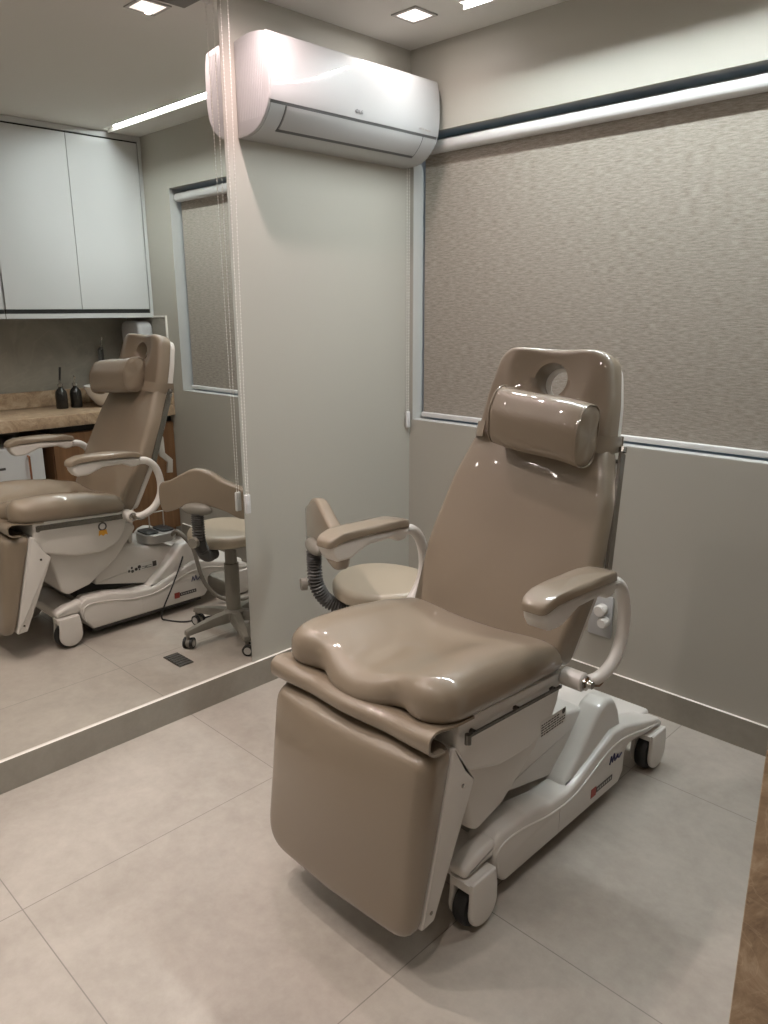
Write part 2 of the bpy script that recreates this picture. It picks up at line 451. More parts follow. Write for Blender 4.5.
text('inverter_lettering', 'DUAL Inverter', .011, 'grey', ac, (.1925, -.155, 2.188), (0, 1, 0), (0, 0, 1), (1, 0, 0))

# ------------------------------------------------------------------ ceiling lamps
def spot_fixture(x, y, label, group=None):
    r = thing('recessed_spotlight', label, 'ceiling light', (x, y, H), group)
    s = .054; bm = nb()
    for a in (-1, 1):
        box(bm, x+a*s-.006, x+a*s+.006, y-s-.006, y+s+.006, H-.005, H-.0003)
        box(bm, x-s+.006, x+s-.006, y+a*s-.006, y+a*s+.006, H-.005, H-.0003)
    obj('lamp_frame', bm, 'grey', r, smooth=0)
    bm = nb()
    v = [bm.verts.new((x+a*.048, y+b*.048, H-.0035)) for a, b in ((-1, -1), (1, -1), (1, 1), (-1, 1))]
    u = [bm.verts.new((x+a*.026, y+b*.026, H-.0012)) for a, b in ((-1, -1), (1, -1), (1, 1), (-1, 1))]
    for i in range(4): bm.faces.new((v[i], v[(i+1) % 4], u[(i+1) % 4], u[i]))
    bm.faces.new(u[::-1]); obj('reflector', bm, 'lampin', r, smooth=0)
    bm = nb(); lathe(bm, [(.0001, H-.003), (.024, H-.003), (.024, H-.0014)], 20, (x, y, 0)); obj('bulb', bm, 'lamp', r)
SPOTS = [(.281, -.285), (.329, -1.01), (.305, -1.74), (.305, -2.47), (1.15, -2.60), (1.95, -2.05)]
spot_fixture(*SPOTS[0], 'square recessed ceiling spotlight above the air conditioner corner')
spot_fixture(*SPOTS[1], 'square recessed ceiling spotlight beside the mirror edge, seen only in the mirror')
for s_ in SPOTS[2:]: spot_fixture(*s_, 'added square recessed ceiling spotlight out of view nearer the camera', 'added ceiling spotlights nearer the camera')  # unseen spots added because the room needs their light
def strip_light(x0, x1, y, label, mat):
    r = thing('linear_light', label, 'ceiling light', ((x0+x1)/2, y, H))
    bm = nb(); box(bm, x0+.001, x1-.001, y-(.0128 if mat == 'strip' else .006), y+(.0128 if mat == 'strip' else .006), H+.0008, H+.0038); obj('diffuser', bm, mat, r, smooth=0)
    bm = nb(); xa, xb = x0-.031, x1+.101
    box(bm, xa-.005, xb+.005, y-.018, y-.0137, H-.002, H-.0003); box(bm, xa-.005, xb+.005, y+.0137, y+.018, H-.0176, H-.0003)  # deeper window-side lip added to keep strip light off the wall
    box(bm, xa-.005, xa, y-.0137, y+.0137, H-.002, H-.0003); box(bm, xb, xb+.005, y-.0137, y+.0137, H-.002, H-.0003)
    obj('lamp_frame', bm, 'cut', r, smooth=0)
strip_light(*STRIPS[0], 'slim linear ceiling light running along the window wall', 'strip')
strip_light(*STRIPS[1], 'added slim linear ceiling light out of view overhead, nearer the camera', 'strip_fill')  # unseen strip added for fill and bright lines on the leatherette

# ------------------------------------------------------------------ wall cabinets on the right wall
def wall_cabinet(ya, yb, label):
    r = thing('wall_cabinet', label, 'cabinet', (W, (ya+yb)/2, 1.463))
    xf = 2.262; e = .012 if yb > -.1 else .001
    bm = nb(); box(bm, xf+.02, W-.002, ya+.001, yb-e*0-.002, 1.492, H-.003)
    box(bm, xf, W-.002, ya+.001, yb-.002, 1.463, 1.490)
    box(bm, xf, xf+.02, ya+.001, yb-.002, 2.504, H-.003)
    if yb > -.1: box(bm, xf-.002, xf+.02, yb-.022, yb-.002, 1.490, 2.504)
    obj('carcass', bm, 'cab', r, smooth=0)
    bm = nb(); box(bm, xf+.004, xf+.0198, ya+.002, yb-(.024 if yb > -.1 else .002), 1.4905, 1.5145); obj('finger_groove', bm, 'gap', r, smooth=0)  # groove shade painted as a near-black strip
    bm = nb(); box(bm, xf+.008, xf+.0198, ya+.002, yb-.024, 2.4945, 2.5035); obj('finger_groove', bm, 'gap', r, smooth=0)
    y1_ = yb-(.027 if yb > -.1 else .003); w_ = (y1_-ya-.003)/2
    for k in (0, 1):
        bm = nb(); box(bm, xf, xf+.0198, y1_-(k+1)*w_+.0015, y1_-k*w_-.0015, 1.515, 2.494, .001, 1); obj('door', bm, 'cab', r, smooth=0)
wall_cabinet(-.921, -.001, 'white two-door wall cabinet reflected beside the window')
wall_cabinet(-1.845, -.923, 'white two-door wall cabinet farther from the window, cut by the photo edge')

# backsplash tiles
bm = nb(); box(bm, W-.010, W-.0005, -1.45, -.011, 1.013, 1.462)
tag(obj('backsplash', bm, 'splash', smooth=0), 'grey marble backsplash between the stone worktop and the wall cabinets', 'backsplash')
r = thing('side_splash', 'grey marble side splash with pale edging on the window wall', 'backsplash', (2.36, -.005, 1.013))
bm = nb(); box(bm, 2.112, W-.011, -.009, -.0005, 1.013, 1.462); obj('marble_tile', bm, 'splash', r, smooth=0)
bm = nb(); box(bm, 2.102, 2.1115, -.011, -.0005, 1.013, 1.474); box(bm, 2.1115, 2.258, -.011, -.0005, 1.4635, 1.474); obj('edge_trim', bm, 'cut', r, smooth=0)

# worktop with upstand and end panel
r = thing('worktop', 'brown stone worktop with upstand and waterfall end panel', 'worktop', (2.36, -.73, 0))
bm = nb(); box(bm, 2.085, W-.001, -1.45, -.001, .845, .912, .003, 2); obj('slab', bm, 'stone', r)
bm = nb(); box(bm, W-.02, W-.001, -1.45, -.020, .9125, 1.012, .002, 1); box(bm, 2.085, W-.001, -.0195, -.001, .9125, 1.012, .002, 1); obj('upstand', bm, 'stone', r)
bm = nb(); box(bm, 2.085, W-.001, -1.45, -1.42, 0, .8445, .002, 1); obj('end_panel', bm, 'stone', r)

# base units under the worktop
def base_unit(ya, yb, nd, label):
    r = thing('base_cabinet', label, 'cabinet', (2.4, (ya+yb)/2, 0))
    bm = nb(); box(bm, 2.14, W-.002, ya, yb, .08, .80); box(bm, 2.19, W-.002, ya, yb, 0, .08); obj('carcass', bm, 'wood', r, smooth=0)
    bm = nb(); box(bm, 2.15, W-.002, ya, yb, .8005, .844); obj('finger_groove', bm, 'gap', r, smooth=0)  # shadow under the slab put in as a near-black block
    w_ = (yb-ya)/nd
    for k in range(nd):
        bm = nb(); box(bm, 2.12, 2.1395, ya+k*w_+.002, ya+(k+1)*w_-.002, .085, .797, .001, 1); obj('door', bm, 'wood', r, smooth=0)
base_unit(-.80, -.001, 2, 'walnut base cabinet under the worktop next to the window wall')
base_unit(-1.418, -1.17, 1, 'walnut base cabinet at the open end of the worktop')
r = thing('storage_unit', 'white unit with a vertical copper handle in the dark niche under the worktop', 'cabinet', (2.35, -1.0, 0))
bm = nb(); box(bm, 2.13, 2.58, -1.155, -.868, 0.02, .755, .004, 2); box(bm, 2.15, 2.56, -1.13, -.89, 0, .02); obj('cabinet_body', bm, 'cab', r)
bm = nb(); box(bm, 2.105, 2.1295, -1.155, -.868, .03, .752, .006, 3); obj('door', bm, 'cab', r)
bm = nb(); tube(bm, [(2.104, -.957, .70), (2.085, -.957, .70), (2.085, -.957, .45), (2.104, -.957, .45)], .006, 10); obj('door_handle', bm, 'copper', r)
bm = nb(); box(bm, 2.1042, 2.1050, -1.13, -1.085, .636, .650); obj('door_badge', bm, 'ink', r, smooth=0)

# things on the worktop
ZC = .9125
def bottle(x, y, label, straight):
    r = thing('dispenser_bottle', label, 'bottle', (x, y, ZC))
    k = .036
    bm = nb(); lathe(bm, [(.001, 0), (k*.94, 0), (k, .006), (k, .085), (k*.9, .105), (k*.55, .122), (.013, .128), (.013, .136), (.001, .136)], 24, (x, y, ZC)); obj('bottle_body', bm, 'blackgloss', r)
    bm = nb(); lathe(bm, [(.001, .136), (.015, .136), (.015, .152), (.006, .155), (.006, .178), (.001, .178)], 16, (x, y, ZC)); obj('bottle_collar', bm, 'chrome', r)
    bm = nb()
    if straight: tube(bm, [(x, y, ZC+.165), (x+.002, y+.012, ZC+.255)], [.006, .007], 10)
    else: tube(bm, [(x, y, ZC+.17), (x, y, ZC+.192), (x-.015, y-.006, ZC+.196), (x-.045, y-.012, ZC+.188)], .0045, 10)
    obj('pump', bm, 'black' if straight else 'chrome', r)
bottle(2.43, -.590, 'black bottle with a tall dark stick top on the worktop', True)
bottle(2.43, -.498, 'black pump bottle with chrome spout nearer the wash basin', False)
r = thing('wash_basin', 'white vessel basin standing on the stone worktop', 'basin', (2.33, -.30, ZC))
bm = nb(); lathe(bm, [(.001, 0), (.085, 0), (.10, .006), (.150, .075), (.172, .130), (.166, .131), (.143, .078), (.095, .018), (.001, .014)], 40, (2.36, -.29, ZC)); obj('bowl', bm, 'ceramic', r)
bm = nb(); lathe(bm, [(.001, .0145), (.02, .0145), (.02, .018), (.001, .018)], 16, (2.36, -.29, ZC)); obj('basin_drain', bm, 'chrome', r)
r = thing('basin_faucet', 'tall dark angular faucet behind the white basin', 'faucet', (2.56, -.25, ZC))
bm = nb(); lathe(bm, [(.001, 0), (.024, 0), (.024, .008), (.011, .012), (.011, .36), (.001, .36)], 16, (2.57, -.23, ZC))
tube(bm, [(2.57, -.23, ZC+.355), (2.47, -.29, ZC+.355), (2.45, -.305, ZC+.345), (2.448, -.306, ZC+.23)], .010, 10); obj('spout', bm, 'dgrey', r)
bm = nb(); tube(bm, [(2.57, -.23, ZC+.361), (2.57, -.225, ZC+.42)], .006, 8); obj('faucet_lever', bm, 'chrome', r)
r = thing('towel_dispenser', 'white paper towel dispenser on the side splash, mostly behind the reflected headrest', 'dispenser', (2.39, -.06, 1.15))
bm = nb(); prism(bm, round_poly([(2.270, 1.15), (2.515, 1.15), (2.515, 1.440), (2.270, 1.440)], [.02, .02, .06, .06], 6), 'y', -.112, -.0095, .02, 4); obj('dispenser_cover', bm, 'bright', r)
bm = nb(); box(bm, 2.30, 2.48, -.09, -.03, 1.142, 1.1495); obj('paper_slot', bm, 'gap', r)

# ------------------------------------------------------------------ wall outlet and floor drain
r = thing('power_outlet', 'white wall outlet with plugs low on the far wall behind the chair', 'outlet', (1.04, -.02, .25))
bm = nb(); box(bm, .985, 1.085, -.012, -.0005, .25, .42, .004, 2); obj('outlet_plate', bm, 'bright', r)
for (x, z, k) in ((1.045, .365, .024), (1.06, .318, .021)):
    bm = nb(); lathe(bm, [(.001, -.048), (k*.8, -.048), (k, -.042), (k, -.0125)], 18, (x, 0, z), 'y'); obj('plug', bm, 'white', r)
r = thing('floor_drain', 'small dark rectangular floor drain reflected beside the stool', 'drain', (.45, -1.025, 0))
bm = nb(); box(bm, .38, .52, -1.062, -.990, .0004, .004, .001, 1); obj('drain_frame', bm, 'steel', r)
bm = nb()
for k in range(6): box(bm, .386+k*.0222, .401+k*.0222, -1.057, -.995, .0041, .0052)
obj('drain_grate', bm, 'dgrey', r)

# ------------------------------------------------------------------ treatment chair
CX = 1.185
ch = thing('treatment_chair', 'taupe leatherette treatment chair on a white wheeled base, in the middle of the room', 'chair', (CX, -.85, 0))
# seat -------------------------------------------------------------
def g(x, w): return math.exp(-(x/w)**2)
SL = -.07
def notch(a): return g(abs(a)-.134, .048)
def seat_map(a, b, h):
    # b: 0 front .. .50 back
    fr = g(b-0, .16)
    k = 1-.35*max(0, min(1, h/.085))
    y = -1.486+b+(.026*notch(a)-.014*g(a, .08))*g(b, .09)*k
    z = .621+SL*b+h-.021*g(a, .115)*g(b, .13)+.004*max(0, b-.3)/.2
    return Vector((CX+a, y, z))
def seat_crown(a, b, s):
    side = g(abs(a)-.20, .085)*(.020*g(b-.20, .18)+.006)
    dip = -.012*g(a, .13)*(1-g(b-.5, .12))
    fr = -.002*notch(a)*g(b, .10)
    back = -.018*max(0, (b-.36)/.14)
    return side+dip+fr+back
ol = round_poly([(-.278, 0), (.278, 0), (.280, .25), (.270, .515), (-.270, .515), (-.280, .25)], [.10, .10, .1, .03, .03, .1], 8)
bm = nb(); cushion(bm, ol, .086, .054, seat_map, seat_crown, n=220, rb=.028, rings=18)
obj('seat', bm, 'leather', ch, smooth=60)
# flap between seat and leg rest ------------------------------------
prof = smooth_path([(0, -1.36, .607), (0, -1.43, .612), (0, -1.487, .622), (0, -1.512, .610), (0, -1.514, .588), (0, -1.495, .573), (0, -1.462, .569)], 6)
bm = nb(); nx = 60; grid = []
for i in range(nx+1):
    a = -.273+.546*i/nx; row = []
    for k, p in enumerate(prof):
        t = k/(len(prof)-1); wv = notch(a)*sin(PI*t)
        row.append((CX+a, p.y+.008*wv-.006*g(a, .07)*sin(PI*t), p.z-.004*wv+.010*(abs(a)/.273)**3*(t < .6)))
    grid.append(row)
def sheet(bm, grid, th):
    b2 = nb(); V = [[b2.verts.new(p) for p in r_] for r_ in grid]
    for i in range(len(V)-1):
        for j in range(len(V[0])-1): b2.faces.new((V[i][j], V[i+1][j], V[i+1][j+1], V[i][j+1]))
    bmesh.ops.recalc_face_normals(b2, faces=b2.faces)
    bmesh.ops.solidify(b2, geom=list(b2.faces), thickness=th)
    return merge(bm, b2)
sheet(bm, grid, .006); obj('seat_flap', bm, 'leather', ch, smooth=60)
# leg rest ----------------------------------------------------------
def leg_map(a, b, h):
    # b height .115..  ; h outwards to -y
    u = (.565-b)/.45
    y = -1.423-.112*u-h*(1.80-1.05*u)
    return Vector((CX+a, y, b))
def leg_crown(a, b, s): return .022*(1-(a/.262)**2)*(1-((b-.34)/.24)**2)
ol = round_poly([(-.258, .122), (0, .106), (.266, .122), (.270, .36), (.268, .566), (-.264, .566), (-.264, .36)], [.085, .3, .055, .3, .035, .035, .3], 8)
bm = nb(); cushion(bm, ol, .052, .034, leg_map, leg_crown, n=160, rb=.012, rings=10)
lr = obj('leg_rest', bm, 'leather', ch, smooth=60)
bm = nb(); prism(bm, round_poly([(-1.422, .562), (-1.405, .548), (-1.378, .49), (-1.343, .448), (-1.482, .140), (-1.527, .136)], [.008, .02, .03, .006, .012, .006], 5), 'x', CX-.268, CX+.268, .006, 3)
obj('leg_rest_shell', bm, 'white', lr)
for sx in (-1, 1):
    for (y_, z_) in ((-1.39, .45), (-1.495, .17)):
        bm = nb(); lathe(bm, [(.001, 0), (.005, 0), (.005, sx*.0015), (.001, sx*.002)], 12, (CX+sx*.2682, y_, z_), 'x')
        obj('shell_screw', bm, 'steel', lr)
# backrest ------------------------------------------------------------
TB = math.radians(25.5)
BO = Vector((CX, -.995, .605)); BU = Vector((0, sin(TB), cos(TB))); BN = Vector((0, -cos(TB), sin(TB)))
def back_map(a, b, h): return BO+Vector((a, 0, 0))+BU*b+BN*(h-.058)
def back_crown(a, b, s): return .012*(1-s*s)-.012*g(a, .12)*g(b-.3, .22)
ol = round_poly([(-.262, 0), (.262, 0), (.284, .25), (.262, .45), (.214, .618), (-.214, .618), (-.262, .45), (-.284, .25)], [.035, .035, .4, .3, .06, .06, .3, .4], 9)
bm = nb(); cushion(bm, ol, .068, .030, back_map, back_crown, n=180, rb=.008, rings=14)
br = obj('backrest', bm, 'leather', ch, smooth=60)
def shell_map(a, b, h): return BO+Vector((a, 0, 0))+BU*b+BN*(h-.084)
ol = round_poly([(-.255, .015), (.255, .015), (.278, .25), (.256, .45), (.208, .606), (-.208, .606), (-.256, .45), (-.278, .25)], [.03, .03, .4, .3, .04, .04, .3, .4], 6)
bm = nb(); cushion(bm, ol, .0255, .008, shell_map, None, n=120, rb=.006, rings=4)
obj('backrest_shell', bm, 'white', br, smooth=50)
for sx in (-1, 1):
    bm = nb()
    def bp(b, out, back):
        half = .278-.064*max(0, (b-.25))/.36
        return BO+Vector((sx*(half+out), 0, 0))+BU*b-BN*back
    A, B = bp(.24, .018, .062), bp(.600, .018, .062)
    d = (B-A).normalized(); nn = d.cross(Vector((1, 0, 0))).normalized()
    b2 = nb(); bmesh.ops.create_cube(b2, size=1)
    for v in b2.verts: v.co = (A+B)/2+d*v.co.z*(B-A).length+nn*v.co.y*.026+Vector((1, 0, 0))*v.co.x*.009
    merge(bm, b2)
    for t_ in (.06, .5, .93):
        p = A.lerp(B, t_); tube(bm, [p, p-Vector((sx*.034, 0, 0))], .006, 8)
    tube(bm, [B+d*.002, B+d*.016], .011, 10)
    obj('back_side_rail', bm, 'steel', br)
# headrest -------------------------------------------------------------
TH = math.radians(15)
HO = Vector((CX, -.735, 1.128)); HU = Vector((0, sin(TH), cos(TH))); HN = Vector((0, -cos(TH), sin(TH)))
def head_map(a, b, h): return HO+Vector((a, 0, 0))+HU*b+HN*(h-.048)
def head_crown(a, b, s):
    r_ = math.hypot(a, (b-.190)*1.0)
    return .010*g(r_-.135, .035)-.022*g(r_, .085)
ol = round_poly([(-.222, 0), (.222, 0), (.210, .13), (.182, .274), (-.182, .274), (-.210, .13)], [.03, .03, .4, .07, .07, .4], 9)
bm = nb(); cushion(bm, ol, .062, .024, head_map, head_crown, n=160, rb=.008, hole=((0, .182), .066, .062, .006), rings=14)
hr = obj('headrest', bm, 'leather', ch, smooth=60)
def hs_map(a, b, h): return HO+Vector((a, 0, 0))+HU*b+HN*(h-.078)
ol = round_poly([(-.214, .01), (.214, .01), (.202, .13), (.174, .256), (-.174, .256), (-.202, .13)], [.03, .03, .4, .06, .06, .4], 7)
bm = nb(); cushion(bm, ol, .0295, .008, hs_map, None, n=120, rb=.006, hole=((0, .182), .060, .056, 0), rings=4)
obj('headrest_shell', bm, 'white', hr, smooth=50)
for sx in (-1, 1):
    bm = nb(); tube(bm, [BO+Vector((sx*.07, 0, 0))+BU*.50-BN*.098, HO+Vector((sx*.07, 0, 0))+HU*.02-HN*.086, HO+Vector((sx*.07, 0, 0))+HU*.12-HN*.088], .008, 10)
    obj('headrest_post', bm, 'chrome', hr)
# bolster pillow tied over the headrest ---------------------------------
bm = nb(); PC = Vector((CX+.050, -.792, 1.190)); hl = .152
sec = round_poly([(-.066, -.076), (.020, -.082), (.050, .0), (.050, .082), (-.030, .086), (-.068, .02)], [.04, .03, .05, .035, .05, .05], 6)
sec = resample(sec, 48); rings = []
def tilt(v): return Vector((v.x, v.y-.10*v.x, v.z-.10*v.x))
for i, (s, x) in enumerate([(.70, -1.0), (.90, -.995), (.97, -.97), (1, -.93), (1.0, -.6), (1.015, -.2), (1.015, .2), (1, .6), (1, .93), (.97, .97), (.90, .995), (.70, 1.0)]):
    ring = []
    for j, q in enumerate(sec):
        puck = .004*math.sin(j*PI*2/48*5+i)*(abs(x) > .99)
        ring.append(bm.verts.new(PC+tilt(Vector((x*hl+puck*.5, q.x*s, q.y*s+.004*sin(3*x))))))
    rings.append(ring)
for A, B in zip(rings, rings[1:]):
    for j in range(48): bm.faces.new((A[j], A[(j+1) % 48], B[(j+1) % 48], B[j]))
for ring, sx in ((rings[0], -1), (rings[-1], 1)):
    v = bm.verts.new(PC+tilt(Vector((sx*(hl+.002), 0, 0))))
    for j in range(48): bm.faces.new((ring[j], ring[(j+1) % 48], v))
bo = obj('bolster', bm, 'leather', ch, smooth=70)
bm = nb()
for sx in (-1, 1):
    grid = []
    for p in smooth_path([(.165, -.778, 1.158), (.200, -.764, 1.152), (.218, -.738, 1.147), (.223, -.700, 1.143), (.216, -.652, 1.138)], 4):
        q = Vector((CX+sx*p.x, p.y, p.z)); grid.append([q+HU*w_*.046 for w_ in (-.5, -.25, 0, .25, .5)])
    sheet(bm, grid, .004)
box(bm, CX-.218, CX+.218, -.652, -.648, 1.116, 1.160)
obj('strap', bm, 'leather', bo, smooth=60)
for sx in (-1, 1):
    bm = nb(); tube(bm, smooth_path([PC+tilt(Vector((sx*hl*.985, q.x*.985, q.y*.985+.004*sin(3*sx)))) for q in sec[::3]], 4, True), .0025, 6, closed=True)
    obj('piping', bm, 'leather', bo, smooth=60)
# armrests ---------------------------------------------------------------
for sx in (-1, 1):
    xm = CX+sx*.347
    def taper(v):
        t = (v.y+1.28)/.34; k = .82+.18*sin(min(1, max(0, t*1.6))*PI/2)-.10*max(0, t-.75)/.25
        return (xm+(v.x-xm)*k, v.y, v.z)
    pl = round_poly([(-1.258, .866), (-1.252, .836), (-1.235, .812), (-1.185, .812), (-1.12, .838), (-1.02, .838), (-.985, .820), (-.955, .820), (-.935, .840), (-.935, .856), (-1.10, .870)], [.006, .015, .015, .03, .04, .02, .02, .02, .01, .004, .1], 5)
    bm = nb(); prism(bm, pl, 'x', xm-.036, xm+.036, .010, 3, taper)
    ar = obj('armrest', bm, 'white', ch)
    def pad_map(a, b, h):
        t = b/.338; k = .80+.20*sin(min(1, t*1.8)*PI/2)-.16*max(0, t-.78)/.22
        return Vector((xm+a*k, -1.266+b, .868+h-.010*t+.008*sin(PI*t)-.012*max(0, .15-t)/.15-.004*max(0, t-.85)/.15))
    ol = round_poly([(-.042, 0), (.042, 0), (.044, .175), (.040, .338), (-.040, .338), (-.044, .175)], [.02, .02, .3, .03, .03, .3], 6)
    bm = nb(); cushion(bm, ol, .024, .014, pad_map, lambda a, b, s: .006*(1-s), n=90, rb=.003, rings=7)
    obj('armrest_pad', bm, 'leather', ar, smooth=60)
    bm = nb(); xt = xm+sx*.004
    tube(bm, smooth_path([(xt, -.96, .836), (xt, -.90, .834), (xt, -.855, .797), (xt, -.833, .727), (xt, -.841, .657), (xt, -.880, .605), (xt-sx*.01, -.93, .578), (xt-sx*.03, -.972, .572)], 6), .0168, 16)
    obj('armrest_tube', bm, 'white', ar)
    bm = nb(); lathe(bm, [(.001, 0), (.021, 0), (.025, .004), (.025, .058), (.021, .062), (.001, .062)], 24, (min(CX+sx*.268, CX+sx*.330), -.978, .577), 'x'); obj('armrest_pivot', bm, 'white', ar)
    xk = CX+sx*.333; bm = nb()
    lathe(bm, [(.001, 0), (.019, 0), (.019, sx*.005), (.012, sx*.008), (.010, sx*.020), (.001, sx*.020)], 18, (xk, -.978, .577), 'x')
    tube(bm, [(xk+sx*.014, -.972, .572), (xk+sx*.016, -.945, .562), (xk+sx*.016, -.925, .566)], .006, 8)
    obj('pivot_knob', bm, 'chrome', ar)
# seat housing ------------------------------------------------------------
hp = round_poly([(-1.405, .617), (-1.410, .545), (-1.375, .472), (-1.235, .425), (-1.11, .417), (-1.02, .445), (-.985, .50), (-.965, .587)], [.006, .03, .04, .12, .12, .08, .05, .006], 7)
bm = nb(); prism(bm, hp, 'x', CX-.262, CX+.262, .012, 3)
prism(bm, [(-1.408, .588), (-1.408, .618), (-.983, .588), (-.983, .558)], 'x', CX-.267, CX+.267, .004, 2)
sh = obj('seat_housing', bm, 'white', ch)
bm = nb(); prism(bm, round_poly([(-1.345, .48), (-1.300, .262), (-1.270, .238), (-1.165, .262), (-1.02, .36), (-.90, .50), (-.98, .53)], [.01, .02, .03, .05, .1, .03, .01], 6), 'x', CX-.222, CX+.222, .012, 3)
obj('lift_cover', bm, 'white', ch)
for sx in (-1, 1):
    x = CX+sx*.273; bm = nb()
    def rz(y): return .5945-.055*(y+1.39)
    hh, dz = (.012, -.001) if sx < 0 else (.0045, -.017)
    prism(bm, [(-1.392, rz(-1.392)+dz-hh), (-1.392, rz(-1.392)+dz+hh), (-1.0, rz(-1.0)+dz+hh), (-1.0, rz(-1.0)+dz-hh)], 'x', x, x+sx*.006, .001, 1)
    for y in (-1.36, -1.19, -1.03): tube(bm, [(x+sx*.002, y, rz(y)+dz), (x-sx*.010, y, rz(y)+dz)], .007, 8)
    tube(bm, [(x+sx*.008, -1.392, rz(-1.392)+dz-.014), (x+sx*.008, -1.392, rz(-1.392)+dz+.010)], .008, 10)
    obj('seat_side_rail', bm, 'steel' if sx < 0 else 'darksteel', sh)
# rating label on the right side
x = CX+.2622; bm = nb(); q = [(-1.066, .398), (-.945, .380), (-.945, .424), (-.975, .443), (-1.066, .437)]
prism(bm, [(-1.066, .425), (-.945, .425), (-.945, .472), (-1.066, .472)], 'x', x, x+.0006); lab = obj('rating_label', bm, 'paper', sh, smooth=0)
bm = nb()
for k in range(5):
    z = .430+k*.0075; yy = -1.062
    while yy < -.955-(.025 if k > 2 else 0):
        l_ = random.uniform(.006, .016); box(bm, x+.0006, x+.0009, yy, min(yy+l_, -.948), z, z+.0036); yy += l_+.003
lathe(bm, [(.0045, .0006), (.008, .0006), (.008, .0009), (.0045, .0009)], 16, (x, -.957, .463), 'x')
obj('label_print', bm, 'ink', lab, smooth=0)
# round seal with ribbon on the mirror side
x = CX-.2628; bm = nb(); lathe(bm, [(.001, 0), (.021, 0), (.021, .0006), (.001, .0006)], 24, (x-.0006, -1.096, .540), 'x')
seal = obj('round_seal', bm, 'ink', sh, smooth=0)
bm = nb(); lathe(bm, [(.001, 0), (.0135, 0), (.0135, .0004), (.001, .0004)], 24, (x-.0011, -1.096, .540), 'x'); obj('seal_centre', bm, 'paper', seal, smooth=0)
bm = nb(); prism(bm, [(-1.114, .523), (-1.118, .496), (-1.107, .503), (-1.096, .494), (-1.085, .503), (-1.074, .496), (-1.078, .523)], 'x', x-.0006, x); obj('seal_ribbon', bm, 'orange', seal, smooth=0)
# rear bracket, back strut ---------------------------------------------------
for sx in (-1, 1):
    bm = nb(); prism(bm, round_poly([(-.985, .60), (-.985, .555), (-.93, .50), (-.905, .385), (-.890, .385), (-.875, .52), (-.845, .64), (-.880, .66)], .012, 4), 'x', CX+sx*.115-.015, CX+sx*.115+.015, .004, 2)
    obj('back_bracket', bm, 'white', ch)
bm = nb(); x = CX-.085
for sx in (-1,):
    x = CX+.03
    pth = [(-.700, .955), (-.620, .905), (-.605, .86), (-.602, .775), (-.560, .735), (-.566, .672)]
    b2 = nb(); L0 = []; 
    for i, (y, z) in enumerate(pth):
        a = Vector(pth[max(0, i-1)]); c = Vector(pth[min(len(pth)-1, i+1)]); d = (c-a).normalized(); n_ = Vector((d.y, -d.x))*.016
        L0.append([(y-n_.x, z-n_.y), (y+n_.x, z+n_.y)])
    prism(bm, [p[0] for p in L0]+[p[1] for p in L0[::-1]], 'x', x-.006, x+.006, .002, 2)
obj('back_lever', bm, 'white', br)
# base ---------------------------------------------------------------------------
bm = nb()
body = round_poly([(-1.185, .052), (-1.230, .115), (-1.245, .185), (-1.205, .212), (-1.09, .206), (-.96, .178), (-.86, .174), (-.74, .214), (-.63, .254), (-.555, .246), (-.42, .203), (-.31, .170), (-.286, .150), (-.30, .138), (-.42, .150), (-.52, .166), (-.548, .15), (-.548, .085), (-.575, .052)],
    [.02, .05, .03, .03, .1, .1, .1, .1, .05, .06, .1, .03, .008, .008, .05, .03, .02, .02, .02], 6)
prism(bm, body, 'x', CX-.252, CX-.165, .012, 3); prism(bm, body, 'x', CX+.165, CX+.252, .012, 3)
box(bm, CX-.19, CX+.19, -1.20, -.56, .06, .168, .01, 2)
for sx in (-1, 1):
    arm = round_poly([(-1.346, .150), (-1.346, .176), (-1.30, .194), (-1.228, .205), (-1.212, .19), (-1.218, .150)], [.012, .02, .05, .01, .01, .006], 6)
    prism(bm, arm, 'x', CX+sx*.219-.029, CX+sx*.219+.029, .014, 4)
    hump = round_poly([(-.880, .165), (-.865, .185), (-.790, .245), (-.725, .312), (-.685, .350), (-.645, .362), (-.600, .350), (-.565, .295), (-.545, .235), (-.56, .17)], [.01, .04, .08, .08, .04, .04, .04, .05, .03, .01], 6)
    a_, b_ = (CX+sx*.232, CX+sx*.155); prism(bm, hump, 'x', min(a_, b_), max(a_, b_), .018, 4)
    lip = smooth_path([(CX+sx*.2515, y, z) for y, z in ((-1.215, .10), (-1.222, .150), (-1.195, .178), (-1.11, .174), (-.98, .148), (-.86, .144), (-.76, .170), (-.66, .202), (-.56, .204), (-.42, .174), (-.31, .152))], 6)
    tube(bm, lip, .004, 8)
    box(bm, CX+sx*.252-.0006, CX+sx*.252+.0006, -.926, -.923, .06, .15)
box(bm, CX-.21, CX+.21, -1.335, -1.215, .125, .175, .012, 3)
box(bm, CX-.21, CX+.21, -.60, -.30, .145, .185, .012, 3)
bc = obj('base_cover', bm, 'white', ch)
bm = nb(); box(bm, CX-.215, CX+.215, -1.17, -.58, .025, .0595); obj('under_frame', bm, 'dgrey', ch, smooth=0)
bm = nb(); box(bm, CX-.12, CX+.12, -1.19, -.62, .1655, .26, .01, 2); obj('inner_bellows', bm, 'dgrey', ch)
bm = nb(); prism(bm, round_poly([(-1.12, .237), (-.80, .162), (-.655, .235), (-.655, .305), (-.70, .335), (-1.0, .405), (-1.10, .44)], [.01, .03, .04, .03, .02, .03, .03], 5), 'x', CX-.176, CX+.176, .012, 3)
mh = obj('motor_housing', bm, 'white', ch)
bm = nb(); x = CX-.1768
box(bm, x, x+.0005, -.955, -.79, .252, .288); cp = obj('control_panel', bm, 'paper', mh, smooth=0)
bm = nb()
